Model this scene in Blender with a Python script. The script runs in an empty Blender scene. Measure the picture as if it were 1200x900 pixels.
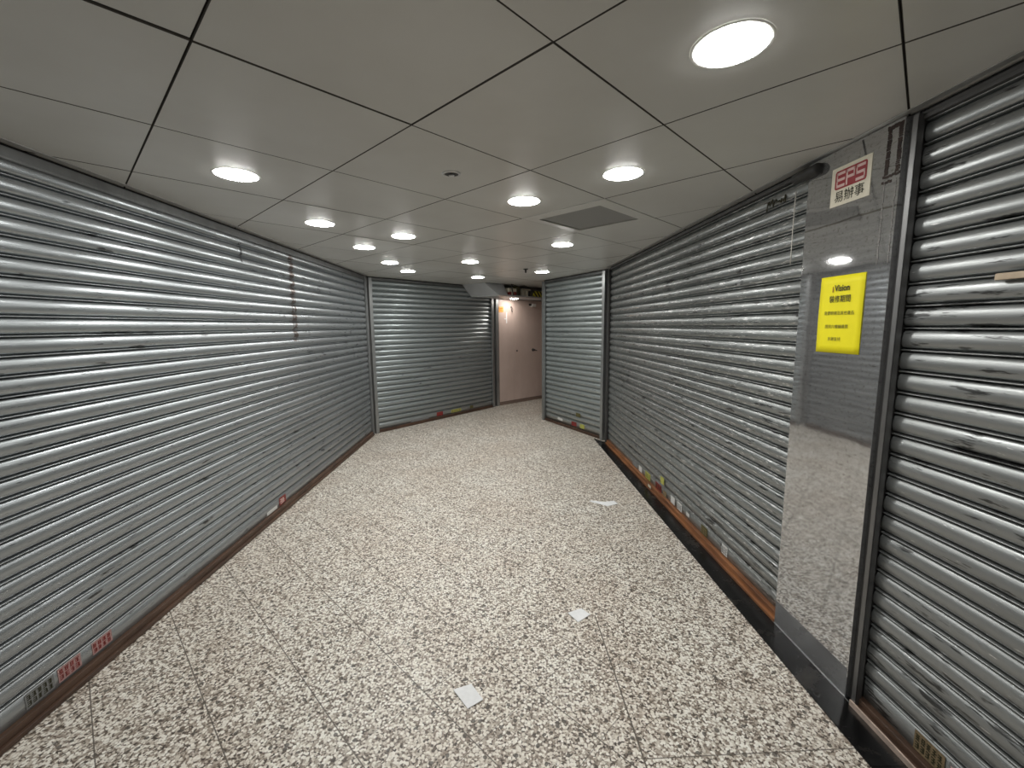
import bpy, math, random
from mathutils import Matrix, Vector
random.seed(7)
S = bpy.context.scene
COL = S.collection

# ---------------------------------------------------------------- camera
CAM_H = 1.4737
F_PX = 503.14
PITCH, ROLL = 0.134977, -0.0105110
cp, sp, cr, sr = math.cos(PITCH), math.sin(PITCH), math.cos(ROLL), math.sin(ROLL)
fwd = Vector((0, cp, -sp)); up0 = Vector((0, sp, cp)); x0 = Vector((1, 0, 0))
rgt = x0*cr + up0*sr; up = -x0*sr + up0*cr
cam = bpy.data.cameras.new('camera'); cam.sensor_fit = 'HORIZONTAL'; cam.sensor_width = 36
cam.lens = F_PX/1200*36; cam.clip_start = 0.02
co = bpy.data.objects.new('camera', cam); COL.objects.link(co)
M = Matrix((rgt, up, -fwd)).transposed().to_4x4(); M.translation = (0, 0, CAM_H)
co.matrix_world = M
S.camera = co

# ---------------------------------------------------------------- world, exposure
w = bpy.data.worlds.new('world'); S.world = w; w.use_nodes = True
w.node_tree.nodes['Background'].inputs[0].default_value = (0.5, 0.52, 0.55, 1)
w.node_tree.nodes['Background'].inputs[1].default_value = 0.02
S.view_settings.view_transform = 'Standard'; S.view_settings.look = 'None'
S.view_settings.exposure = 0.0; S.view_settings.gamma = 1.0; S.view_settings.use_curve_mapping = False
LAMP = 88.0          # radiance of the downlight diffusers
ROOM_H = 2.149

# ---------------------------------------------------------------- material helpers
def mat(name):
    m = bpy.data.materials.new(name); m.use_nodes = True
    nt = m.node_tree; b = nt.nodes['Principled BSDF']
    return m, nt, b
def nd(nt, typ, **kw):
    n = nt.nodes.new(typ)
    for k, v in kw.items(): setattr(n, k, v)
    return n
def lk(nt, a, b): nt.links.new(a, b)
def simple(name, col, rough=0.5, metal=0.0, emit=None, es=0, noise=0.0, nscale=30):
    m, nt, b = mat(name)
    b.inputs['Base Color'].default_value = (*col, 1)
    b.inputs['Roughness'].default_value = rough
    b.inputs['Metallic'].default_value = metal
    if emit:
        b.inputs['Emission Color'].default_value = (*emit, 1); b.inputs['Emission Strength'].default_value = es
    if noise:
        tc = nd(nt, 'ShaderNodeTexCoord'); n = nd(nt, 'ShaderNodeTexNoise'); n.inputs['Scale'].default_value = nscale
        n.inputs['Detail'].default_value = 5
        lk(nt, tc.outputs['Object'], n.inputs['Vector'])
        r = ramp(nt, n.outputs['Fac'], [(0.3, tuple(c*(1-noise) for c in col)), (0.7, tuple(min(1, c*(1+noise)) for c in col))])
        lk(nt, r, b.inputs['Base Color'])
    return m
def ramp(nt, fac, stops):
    r = nd(nt, 'ShaderNodeValToRGB'); e = r.color_ramp.elements
    while len(e) < len(stops): e.new(0.5)
    for el, (p, c) in zip(e, stops):
        el.position = p; el.color = (*c, 1) if len(c) == 3 else c
    lk(nt, fac, r.inputs[0]); return r.outputs[0]
def math_(nt, op, a, b=None, c=None, clamp=False):
    n = nd(nt, 'ShaderNodeMath', operation=op); n.use_clamp = clamp
    for i, v in enumerate((a, b, c)):
        if v is None: continue
        if isinstance(v, (int, float)): n.inputs[i].default_value = v
        else: lk(nt, v, n.inputs[i])
    return n.outputs[0]
def mapping(nt, src, scale=(1, 1, 1), loc=(0, 0, 0), rot=(0, 0, 0)):
    mp = nd(nt, 'ShaderNodeMapping')
    mp.inputs['Scale'].default_value = scale; mp.inputs['Location'].default_value = loc; mp.inputs['Rotation'].default_value = rot
    lk(nt, src, mp.inputs['Vector']); return mp.outputs[0]
def noise(nt, vec, scale, detail=3, rough=0.5):
    n = nd(nt, 'ShaderNodeTexNoise'); n.inputs['Scale'].default_value = scale
    n.inputs['Detail'].default_value = detail; n.inputs['Roughness'].default_value = rough
    lk(nt, vec, n.inputs['Vector']); return n.outputs['Fac']
def mix(nt, fac, a, b, blend='MIX'):
    n = nd(nt, 'ShaderNodeMix', data_type='RGBA', blend_type=blend)
    for sock, v in ((n.inputs[0], fac), (n.inputs[6], a), (n.inputs[7], b)):
        if isinstance(v, (int, float)): sock.default_value = v
        elif isinstance(v, tuple): sock.default_value = (*v, 1)
        else: lk(nt, v, sock)
    return n.outputs[2]
def bump(nt, h, strength, dist=0.01):
    n = nd(nt, 'ShaderNodeBump'); n.inputs['Strength'].default_value = strength; n.inputs['Distance'].default_value = dist
    lk(nt, h, n.inputs['Height']); return n.outputs[0]

# galvanised slat steel; coordinates are the shutter's own: x along, z up
def slat_steel(name, base, rough, seed, scuff=0.70, white=0.78, stain=None, metal=0.68, dirt=0.0):
    m, nt, b = mat(name)
    tc = nd(nt, 'ShaderNodeTexCoord').outputs['Object']
    v1 = mapping(nt, tc, (0.6, 1, 9), (seed, 0, seed*2)); n1 = noise(nt, v1, 1.5, 4)
    v2 = mapping(nt, tc, (5, 3, 75), (seed*3, 0, 0)); n2 = noise(nt, v2, 1.0, 5, 0.6)
    v3 = mapping(nt, tc, (6, 6, 44), (seed*5, 0, seed)); n3 = noise(nt, v3, 1.0, 4, 0.65)
    vbig = mapping(nt, tc, (0.9, 1, 1.8), (seed*7, 0, 3)); nb = noise(nt, vbig, 1.0, 2)
    v4 = mapping(nt, tc, (18, 20, 150), (seed, 2, 1)); n4 = noise(nt, v4, 1.0, 3, 0.6)
    c = ramp(nt, n1, [(0.3, tuple(x*0.84 for x in base)), (0.7, tuple(min(1, x*1.08) for x in base))])
    c = mix(nt, math_(nt, 'MULTIPLY', n2, 0.35), c, tuple(x*0.72 for x in base))
    th = math_(nt, 'ADD', n3, math_(nt, 'MULTIPLY', math_(nt, 'SUBTRACT', nb, 0.5), 0.28))
    dk = ramp(nt, th, [(scuff-0.035, (0, 0, 0)), (scuff+0.02, (1, 1, 1))])
    c = mix(nt, math_(nt, 'MULTIPLY', dk, 0.88), c, (0.035, 0.035, 0.035))
    wt = ramp(nt, n4, [(white-0.03, (0, 0, 0)), (white+0.02, (1, 1, 1))])
    c = mix(nt, math_(nt, 'MULTIPLY', wt, 0.7), c, (0.85, 0.85, 0.84))
    sx = nd(nt, 'ShaderNodeSeparateXYZ'); lk(nt, tc, sx.inputs[0])
    # grime collected low down and in blotches
    if dirt:
        zz = math_(nt, 'SUBTRACT', 1.0, math_(nt, 'MULTIPLY', sx.outputs['Z'], 3.3), clamp=True)
        c = mix(nt, math_(nt, 'MULTIPLY', math_(nt, 'MULTIPLY', zz, n1), dirt), c, (0.20, 0.15, 0.10))
    if stain:
        for (xc, wd, z0, z1, colr, dens) in stain:
            nn = noise(nt, mapping(nt, tc, (30, 30, 38), (xc, 0, 0)), 1.0, 3, 0.6)
            ax = math_(nt, 'ABSOLUTE', math_(nt, 'SUBTRACT', sx.outputs['X'], xc))
            inx = math_(nt, 'LESS_THAN', math_(nt, 'ADD', ax, math_(nt, 'MULTIPLY', nn, 0.02)), wd)
            inz = math_(nt, 'MULTIPLY', math_(nt, 'GREATER_THAN', sx.outputs['Z'], z0), math_(nt, 'LESS_THAN', sx.outputs['Z'], z1))
            mk = math_(nt, 'MULTIPLY', math_(nt, 'MULTIPLY', inx, inz), math_(nt, 'GREATER_THAN', nn, dens))
            c = mix(nt, math_(nt, 'MULTIPLY', mk, 0.85), c, colr)
    lk(nt, c, b.inputs['Base Color'])
    b.inputs['Metallic'].default_value = metal
    lk(nt, math_(nt, 'MULTIPLY_ADD', n2, 0.28, rough-0.14), b.inputs['Roughness'])
    h = math_(nt, 'ADD', n2, math_(nt, 'MULTIPLY', n1, 1.5))
    lk(nt, bump(nt, h, 0.13, 0.004), b.inputs['Normal'])
    return m

def painted_steel(name, base, rough, metal):
    m, nt, b = mat(name)
    tc = nd(nt, 'ShaderNodeTexCoord').outputs['Object']
    n1 = noise(nt, mapping(nt, tc, (14, 14, 3)), 1.0, 5, 0.6)
    lk(nt, ramp(nt, n1, [(0.3, tuple(x*0.75 for x in base)), (0.7, tuple(x*1.1 for x in base))]), b.inputs['Base Color'])
    b.inputs['Metallic'].default_value = metal; b.inputs['Roughness'].default_value = rough
    return m

# polished stainless sheet on the pillar
def pillar_steel():
    m, nt, b = mat('stainless_sheet')
    tc = nd(nt, 'ShaderNodeTexCoord').outputs['Object']
    n1 = noise(nt, mapping(nt, tc, (4, 4, 60)), 1.0, 4, 0.6)
    n2 = noise(nt, mapping(nt, tc, (5, 5, 4), (3, 0, 1)), 1.0, 4, 0.6)
    n3 = noise(nt, mapping(nt, tc, (9, 9, 90), (7, 0, 5)), 1.0, 5, 0.7)
    n5 = noise(nt, mapping(nt, tc, (60, 60, 90)), 1.0, 4, 0.7)
    c = ramp(nt, n1, [(0.3, (0.48, 0.485, 0.495)), (0.7, (0.62, 0.625, 0.63))])
    c = mix(nt, ramp(nt, n3, [(0.62, (0, 0, 0)), (0.70, (0.8, 0.8, 0.8))]), c, (0.20, 0.20, 0.20))
    c = mix(nt, ramp(nt, n5, [(0.54, (0, 0, 0)), (0.68, (0.7, 0.7, 0.7))]), c, (0.20, 0.19, 0.17))
    # horizontal stain line
    sx = nd(nt, 'ShaderNodeSeparateXYZ'); lk(nt, tc, sx.inputs[0])
    zz = math_(nt, 'ADD', sx.outputs['Z'], math_(nt, 'MULTIPLY', n2, 0.02))
    ln = math_(nt, 'LESS_THAN', math_(nt, 'ABSOLUTE', math_(nt, 'SUBTRACT', zz, 1.875)), 0.0035)
    c = mix(nt, math_(nt, 'MULTIPLY', ln, 0.6), c, (0.15, 0.13, 0.1))
    lk(nt, c, b.inputs['Base Color'])
    b.inputs['Metallic'].default_value = 0.86
    lk(nt, math_(nt, 'MULTIPLY_ADD', n2, 0.06, 0.018), b.inputs['Roughness'])
    n4 = noise(nt, mapping(nt, tc, (7, 7, 9), (1, 2, 3)), 1.0, 2)
    h = math_(nt, 'ADD', math_(nt, 'MULTIPLY', n4, 0.7), math_(nt, 'MULTIPLY', n5, 0.05))
    lk(nt, bump(nt, h, 0.05, 0.006), b.inputs['Normal'])
    return m

def terrazzo():
    m, nt, b = mat('terrazzo')
    tc = nd(nt, 'ShaderNodeTexCoord').outputs['Object']
    wob = nd(nt, 'ShaderNodeTexNoise'); wob.inputs['Scale'].default_value = 80; wob.inputs['Detail'].default_value = 3
    lk(nt, tc, wob.inputs['Vector'])
    vm = nd(nt, 'ShaderNodeVectorMath', operation='MULTIPLY_ADD'); lk(nt, wob.outputs['Color'], vm.inputs[0])
    vm.inputs[1].default_value = (0.010, 0.010, 0); lk(nt, tc, vm.inputs[2]); v = vm.outputs[0]
    def chips(scale, loc):
        vo = nd(nt, 'ShaderNodeTexVoronoi', voronoi_dimensions='2D', feature='F1'); vo.inputs['Scale'].default_value = scale
        lk(nt, mapping(nt, v, (1, 1, 1), loc), vo.inputs['Vector'])
        return vo
    a = chips(86, (0, 0, 0)); c2 = chips(165, (3.3, 1.7, 0)); c3 = chips(38, (9.1, 4.4, 0))
    sepA = nd(nt, 'ShaderNodeSeparateColor'); lk(nt, a.outputs['Color'], sepA.inputs[0])
    sepB = nd(nt, 'ShaderNodeSeparateColor'); lk(nt, c2.outputs['Color'], sepB.inputs[0])
    sepC = nd(nt, 'ShaderNodeSeparateColor'); lk(nt, c3.outputs['Color'], sepC.inputs[0])
    # cement matrix, brownish grey with small chips
    small = ramp(nt, sepB.outputs['Red'], [(0.0, (0.035, 0.028, 0.022)), (0.22, (0.15, 0.118, 0.095)), (0.45, (0.32, 0.27, 0.225)), (0.75, (0.56, 0.505, 0.44)), (1.0, (0.92, 0.89, 0.83))])
    big = ramp(nt, sepA.outputs['Green'], [(0.0, (0.82, 0.785, 0.72)), (0.45, (0.96, 0.945, 0.895)), (0.85, (0.72, 0.68, 0.615)), (1.0, (0.36, 0.31, 0.265))])
    isbig = math_(nt, 'MULTIPLY', math_(nt, 'GREATER_THAN', sepA.outputs['Red'], 0.42), math_(nt, 'LESS_THAN', a.outputs['Distance'], 0.50))
    c = mix(nt, isbig, small, big)
    # scattered larger dark chips
    isdark = math_(nt, 'MULTIPLY', math_(nt, 'GREATER_THAN', sepC.outputs['Red'], 0.90), math_(nt, 'LESS_THAN', c3.outputs['Distance'], 0.30))
    c = mix(nt, math_(nt, 'MULTIPLY', isdark, 0.85), c, (0.07, 0.06, 0.05))
    # warm/cool wear patches
    n = noise(nt, tc, 1.7, 4, 0.6)
    c = mix(nt, 1.0, c, ramp(nt, n, [(0.35, (0.90, 0.86, 0.82)), (0.65, (1.0, 1.0, 0.985))]), 'MULTIPLY')
    # tile joints: 305 mm tiles laid diagonally
    sx = nd(nt, 'ShaderNodeSeparateXYZ'); lk(nt, tc, sx.inputs[0]); X, Y = sx.outputs[0], sx.outputs[1]
    def joint(nx, ny, off, sp, wd):
        q = math_(nt, 'ADD', math_(nt, 'MULTIPLY', X, nx), math_(nt, 'MULTIPLY', Y, ny))
        q = math_(nt, 'DIVIDE', math_(nt, 'SUBTRACT', q, off), sp)
        fr = math_(nt, 'ABSOLUTE', math_(nt, 'SUBTRACT', math_(nt, 'FRACT', math_(nt, 'ADD', q, 0.5)), 0.5))
        return math_(nt, 'LESS_THAN', math_(nt, 'MULTIPLY', fr, sp), wd)
    g1 = joint(0.695, 0.72, 0.553, 0.3150, 0.0021)
    g2 = joint(0.72, -0.695, -1.34, 0.3100, 0.0016)
    g = math_(nt, 'MAXIMUM', math_(nt, 'MULTIPLY', g1, 0.9), math_(nt, 'MULTIPLY', g2, 0.7))
    patch = math_(nt, 'MULTIPLY', math_(nt, 'GREATER_THAN', X, 0.425), math_(nt, 'LESS_THAN', Y, 2.02))
    g = math_(nt, 'MULTIPLY', g, math_(nt, 'SUBTRACT', 1.0, patch))
    s1 = math_(nt, 'MULTIPLY', math_(nt, 'LESS_THAN', math_(nt, 'ABSOLUTE', math_(nt, 'SUBTRACT', X, math_(nt, 'MULTIPLY_ADD', Y, -0.035, 0.482))), 0.0028), math_(nt, 'LESS_THAN', Y, 2.02))
    s1 = math_(nt, 'MULTIPLY', s1, 1.2)
    s2 = math_(nt, 'MULTIPLY', math_(nt, 'LESS_THAN', math_(nt, 'ABSOLUTE', math_(nt, 'SUBTRACT', Y, math_(nt, 'MULTIPLY_ADD', X, 0.04, 1.265))), 0.0020), math_(nt, 'GREATER_THAN', X, 0.43))
    g = math_(nt, 'MAXIMUM', g, math_(nt, 'MULTIPLY', math_(nt, 'MAXIMUM', s1, s2), 0.8))
    c = mix(nt, g, c, (0.10, 0.082, 0.065))
    lk(nt, c, b.inputs['Base Color'])
    b.inputs['Roughness'].default_value = 0.42
    b.inputs['Specular IOR Level'].default_value = 0.45
    lk(nt, bump(nt, noise(nt, tc, 240, 2), 0.06, 0.001), b.inputs['Normal'])
    return m

def granite():
    m, nt, b = mat('black_granite')
    tc = nd(nt, 'ShaderNodeTexCoord').outputs['Object']
    n1 = noise(nt, tc, 300, 3, 0.7); n2 = noise(nt, tc, 6, 5, 0.7)
    c = ramp(nt, n1, [(0.45, (0.004, 0.004, 0.0045)), (0.75, (0.014, 0.0135, 0.013))])
    c = mix(nt, ramp(nt, n2, [(0.55, (0, 0, 0)), (0.75, (0.35, 0.35, 0.35))]), c, (0.09, 0.08, 0.065))
    lk(nt, c, b.inputs['Base Color'])
    lk(nt, math_(nt, 'MULTIPLY_ADD', n2, 0.3, 0.10), b.inputs['Roughness']); b.inputs['Specular IOR Level'].default_value = 0.3
    return m

def ceiling_panel():
    m, nt, b = mat('ceiling_panel')
    tc = nd(nt, 'ShaderNodeTexCoord').outputs['Object']
    n1 = noise(nt, tc, 1.4, 4, 0.6); n2 = noise(nt, tc, 420, 2)
    c = ramp(nt, n1, [(0.35, (0.545, 0.54, 0.51)), (0.65, (0.60, 0.60, 0.575))])
    lk(nt, c, b.inputs['Base Color']); b.inputs['Roughness'].default_value = 0.38
    b.inputs['Specular IOR Level'].default_value = 0.6
    lk(nt, bump(nt, n2, 0.25, 0.0008), b.inputs['Normal'])
    return m

def door_paint():
    m, nt, b = mat('pink_beige_panel')
    tc = nd(nt, 'ShaderNodeTexCoord').outputs['Object']
    n1 = noise(nt, mapping(nt, tc, (2, 2, 1.2)), 1.5, 5, 0.6)
    c = ramp(nt, n1, [(0.3, (0.54, 0.425, 0.375)), (0.7, (0.62, 0.50, 0.45))])
    lk(nt, c, b.inputs['Base Color']); b.inputs['Roughness'].default_value = 0.35
    return m

def rusty(name, a, bb, rough=0.45):
    m, nt, b = mat(name)
    tc = nd(nt, 'ShaderNodeTexCoord').outputs['Object']
    n1 = noise(nt, mapping(nt, tc, (4, 25, 25)), 1.0, 5, 0.65)
    lk(nt, ramp(nt, n1, [(0.3, a), (0.65, bb)]), b.inputs['Base Color'])
    b.inputs['Roughness'].default_value = rough
    lk(nt, bump(nt, n1, 0.3, 0.003), b.inputs['Normal'])
    return m

def hazard_tape():
    m, nt, b = mat('striped_tape')
    tc = nd(nt, 'ShaderNodeTexCoord').outputs['Object']
    wv = nd(nt, 'ShaderNodeTexWave', bands_direction='DIAGONAL'); wv.inputs['Scale'].default_value = 6.5
    lk(nt, tc, wv.inputs['Vector'])
    lk(nt, ramp(nt, wv.outputs['Fac'], [(0.49, (0.02, 0.02, 0.015)), (0.51, (0.62, 0.56, 0.05))]), b.inputs['Base Color'])
    b.inputs['Roughness'].default_value = 0.5
    return m

MT = {}
MT['slatL'] = slat_steel('galvanised_slats', (0.385, 0.412, 0.428), 0.31, 1.3, scuff=0.675, white=0.74,
    stain=[(6.285, 0.050, 1.36, 2.10, (0.085, 0.05, 0.035), 0.43), (5.57, 0.022, 1.93, 2.06, (0.03, 0.03, 0.03), 0.40)], dirt=0.25)
MT['slatBL'] = slat_steel('galvanised_slats_blue', (0.40, 0.44, 0.45), 0.32, 2.7, scuff=0.70, dirt=0.5)
MT['slatRI'] = slat_steel('galvanised_slats_bright', (0.47, 0.51, 0.51), 0.31, 4.1, scuff=0.75, dirt=0.9)
MT['slatR'] = slat_steel('galvanised_slats_worn', (0.315, 0.332, 0.330), 0.32, 6.2, scuff=0.63, white=0.625, dirt=0.35)
MT['slatRN'] = slat_steel('galvanised_slats_dull', (0.305, 0.318, 0.318), 0.36, 8.8, scuff=0.625, white=0.72)
MT['rail'] = painted_steel('guide_rail_steel', (0.36, 0.37, 0.37), 0.38, 0.7)
MT['railD'] = painted_steel('guide_rail_dark_steel', (0.11, 0.11, 0.11), 0.5, 0.5)
MT['railM'] = painted_steel('guide_rail_mid_steel', (0.19, 0.19, 0.19), 0.4, 0.7)
MT['head'] = painted_steel('head_plate_steel', (0.16, 0.165, 0.165), 0.45, 0.6)
MT['gap'] = simple('dark_void', (0.010, 0.010, 0.010), 0.8)
MT['pillar'] = pillar_steel()
MT['floor'] = terrazzo(); MT['granite'] = granite(); MT['ceil'] = ceiling_panel()
MT['door'] = door_paint()
MT['brown'] = rusty('dark_brown_rail', (0.045, 0.026, 0.018), (0.11, 0.062, 0.040))
MT['orange'] = rusty('rust_orange_rail', (0.12, 0.05, 0.025), (0.32, 0.135, 0.055), 0.4)
MT['copper'] = simple('worn_copper_edge', (0.80, 0.64, 0.54), 0.35, 0.5, noise=0.2)
MT['lamp'] = simple('lamp_diffuser', (0.9, 0.9, 0.88), 0.5, emit=(1.0, 0.99, 0.955), es=LAMP)
MT['lampwarm'] = simple('warm_lamp_diffuser', (0.9, 0.88, 0.85), 0.5, emit=(1.0, 0.93, 0.85), es=LAMP*0.8)
MT['lamprim'] = simple('lamp_trim_white', (0.75, 0.75, 0.73), 0.4)
MT['wall'] = simple('plain_wall', (0.35, 0.34, 0.33), 0.7, noise=0.1, nscale=3)
MT['soffit'] = simple('soffit_grey_paint', (0.42, 0.43, 0.44), 0.45, noise=0.06, nscale=4)
MT['alu'] = simple('aluminium_trim', (0.60, 0.60, 0.59), 0.35, 0.7, noise=0.12)
MT['paper'] = simple('white_paper', (0.86, 0.87, 0.88), 0.7, noise=0.04, nscale=60)
MT['yellow'] = simple('yellow_paper', (0.90, 0.80, 0.002), 0.6, noise=0.02)
MT['ink'] = simple('black_ink', (0.03, 0.028, 0.01), 0.7)
MT['inkbrown'] = simple('orange_brown_ink', (0.35, 0.16, 0.01), 0.7)
MT['cream'] = simple('cream_vinyl', (0.70, 0.655, 0.53), 0.5, noise=0.06, nscale=60)
MT['red'] = simple('red_vinyl', (0.27, 0.006, 0.012), 0.5)
MT['pinkwhite'] = simple('faded_white_vinyl', (0.66, 0.46, 0.43), 0.5)
MT['s_white'] = simple('white_sticker', (0.66, 0.66, 0.64), 0.6, noise=0.1, nscale=90)
MT['s_red'] = simple('red_sticker', (0.22, 0.025, 0.022), 0.6, noise=0.35, nscale=90)
MT['s_pink'] = simple('faded_pink_sticker', (0.40, 0.24, 0.23), 0.6, noise=0.2, nscale=90)
MT['s_grey'] = simple('grey_sticker', (0.20, 0.205, 0.205), 0.6, noise=0.2, nscale=90)
MT['s_yellow'] = simple('yellow_sticker', (0.42, 0.42, 0.09), 0.6, noise=0.25, nscale=90)
MT['s_olive'] = simple('olive_sticker', (0.10, 0.09, 0.03), 0.6, noise=0.35, nscale=90)
MT['s_tan'] = simple('tan_sticker', (0.20, 0.15, 0.085), 0.6, noise=0.3, nscale=90)
MT['orangesign'] = simple('orange_sign', (0.85, 0.38, 0.10), 0.5)
MT['black'] = simple('black_plastic', (0.02, 0.02, 0.02), 0.5)
MT['residue'] = simple('brown_tape_residue', (0.035, 0.022, 0.018), 0.8, noise=0.5, nscale=70)
MT['residue2'] = simple('faint_tape_residue', (0.26, 0.25, 0.24), 0.8, noise=0.3, nscale=70)
MT['string'] = simple('white_string', (0.62, 0.60, 0.55), 0.8)
MT['wood'] = simple('pale_wood', (0.45, 0.36, 0.26), 0.6, noise=0.2, nscale=20)
MT['grille'] = simple('grille_grey', (0.36, 0.36, 0.35), 0.5, 0.0)
MT['joint'] = simple('tile_edge_shadow_grime', (0.075, 0.07, 0.062), 0.8)
MT['recess'] = simple('grille_recess', (0.09, 0.09, 0.085), 0.8)
MT['tape'] = hazard_tape()

# ---------------------------------------------------------------- mesh helpers
class MB:
    def __init__(s): s.v = []; s.f = []; s.sm = []
    def box(s, x0, x1, y0, y1, z0, z1):
        b = len(s.v)
        s.v += [(x, y, z) for z in (z0, z1) for y in (y0, y1) for x in (x0, x1)]
        s.f += [tuple(b+i for i in q) for q in ((0, 2, 3, 1), (4, 5, 7, 6), (0, 1, 5, 4), (2, 6, 7, 3), (0, 4, 6, 2), (1, 3, 7, 5))]
        return s
    def poly(s, pts, z0, z1):          # extruded convex outline (counter-clockwise from above)
        b = len(s.v); n = len(pts)
        s.v += [(p[0], p[1], z0) for p in pts] + [(p[0], p[1], z1) for p in pts]
        s.f += [tuple(b+i for i in reversed(range(n))), tuple(b+n+i for i in range(n))]
        s.f += [(b+i, b+(i+1) % n, b+n+(i+1) % n, b+n+i) for i in range(n)]
        return s
    def hexa(s, bot, top):             # four bottom points, four top points (counter-clockwise from above)
        b = len(s.v); s.v += [tuple(p) for p in bot] + [tuple(p) for p in top]
        s.f += [tuple(b+i for i in q) for q in ((3, 2, 1, 0), (4, 5, 6, 7), (0, 1, 5, 4), (1, 2, 6, 5), (2, 3, 7, 6), (3, 0, 4, 7))]
        return s
    def lathe(s, prof, seg=40, c=(0, 0, 0), axis='z'):
        b = len(s.v); n = len(prof)
        for i in range(seg):
            a = 2*math.pi*i/seg
            for r, h in prof:
                p = (r*math.cos(a), r*math.sin(a), h)
                if axis == 'x': p = (h, r*math.cos(a), r*math.sin(a))
                if axis == 'y': p = (r*math.sin(a), h, r*math.cos(a))
                s.v.append((p[0]+c[0], p[1]+c[1], p[2]+c[2]))
        for i in range(seg):
            for j in range(n-1):
                s.f.append((b+i*n+j, b+((i+1) % seg)*n+j, b+((i+1) % seg)*n+j+1, b+i*n+j+1))
        return s
    def tube(s, pts, r, seg=8):
        pts = [Vector(p) for p in pts]; b = len(s.v)
        for i, p in enumerate(pts):
            t = (pts[min(i+1, len(pts)-1)]-pts[max(i-1, 0)]).normalized()
            a = t.cross(Vector((0.31, 0.87, 0.23))).normalized(); c = t.cross(a)
            for k in range(seg):
                q = p + (a*math.cos(2*math.pi*k/seg)+c*math.sin(2*math.pi*k/seg))*r
                s.v.append(tuple(q))
        for i in range(len(pts)-1):
            for k in range(seg):
                s.f.append((b+i*seg+k, b+i*seg+(k+1) % seg, b+(i+1)*seg+(k+1) % seg, b+(i+1)*seg+k))
        s.f.append(tuple(b+k for k in reversed(range(seg)))); s.f.append(tuple(b+(len(pts)-1)*seg+k for k in range(seg)))
        return s
    def build(s, name, m, parent=None, smooth=False, bevel=0):
        me = bpy.data.meshes.new(name); me.from_pydata(s.v, [], s.f); me.update()
        me.materials.append(MT[m] if isinstance(m, str) else m)
        if smooth:
            for p in me.polygons: p.use_smooth = True
        o = bpy.data.objects.new(name, me); COL.objects.link(o)
        if parent: o.parent = parent
        if bevel:
            bv = o.modifiers.new('bevel', 'BEVEL'); bv.width = bevel; bv.segments = 2; bv.limit_method = 'ANGLE'
        return o
def tag(o, label=None, cat=None, group=None, kind=None):
    if label: o['label'] = label
    if cat: o['category'] = cat
    if group: o['group'] = group
    if kind: o['kind'] = kind
    return o
def empty(name, loc, rz=0):
    o = bpy.data.objects.new(name, None); COL.objects.link(o); o.location = loc; o.rotation_euler = (0, 0, rz)
    o.empty_display_size = 0.1
    return o
def text_mesh(body, size, bold=0.0, shear=0.0):
    cu = bpy.data.curves.new('text', 'FONT'); cu.body = body; cu.size = size; cu.align_x = 'CENTER'; cu.align_y = 'CENTER'
    cu.extrude = 0.0; cu.offset = bold; cu.shear = shear; cu.resolution_u = 3
    ob = bpy.data.objects.new('text', cu); COL.objects.link(ob)
    dg = bpy.context.evaluated_depsgraph_get(); dg.update()
    me = bpy.data.meshes.new_from_object(ob.evaluated_get(dg))
    vs = [tuple(v.co) for v in me.vertices]; fs = [tuple(p.vertices) for p in me.polygons]
    bpy.data.objects.remove(ob); bpy.data.curves.remove(cu); bpy.data.meshes.remove(me)
    return vs, fs
def put_text(mb, body, size, x, y, z, bold=0.0, sx=1.0, sy=1.0, width=None, shear=0.0):
    vs, fs = text_mesh(body, size, bold, shear)
    if not vs: return
    if width:
        w_ = max(v[0] for v in vs)-min(v[0] for v in vs); sx = width/w_
    cx = (max(v[0] for v in vs)+min(v[0] for v in vs))/2; cy = (max(v[1] for v in vs)+min(v[1] for v in vs))/2
    b = len(mb.v)
    mb.v += [(x+(v[0]-cx)*sx, y, z+(v[1]-cy)*sy) for v in vs]
    mb.f += [tuple(b+i for i in f) for f in fs]

# ---------------------------------------------------------------- wall frames: x along the wall (left to right seen from the corridor), -y towards the viewer
class Frame:
    def __init__(s, o, d):
        L = math.hypot(*d); s.o = o; s.d = (d[0]/L, d[1]/L); s.rz = math.atan2(d[1], d[0])
    def pt(s, u, v=0.0, z=0.0):
        nx, ny = -s.d[1], s.d[0]
        return (s.o[0]+s.d[0]*u+nx*v, s.o[1]+s.d[1]*u+ny*v, z)
RW = Frame((1.305, 1.461), (0.0385, -1))
LW = Frame((-1.80, 1.30), (-0.022, 1))
BL = Frame((-1.90, 5.85), (0.641, 0.768))
DW = Frame((-0.27, 7.85), (0.743, 0.669))
RI = Frame((0.48, 6.65), (0.68, -1.27))

# ---------------------------------------------------------------- structure
f = MB(); f.poly([(-3.2, -2.7), (2.0, -2.7), (2.0, 5.2), (4.0, 10.4), (-1.6, 10.4), (-3.2, 6.2)], -0.08, 0)
tag(f.build('floor', 'floor'), kind='structure')

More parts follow.
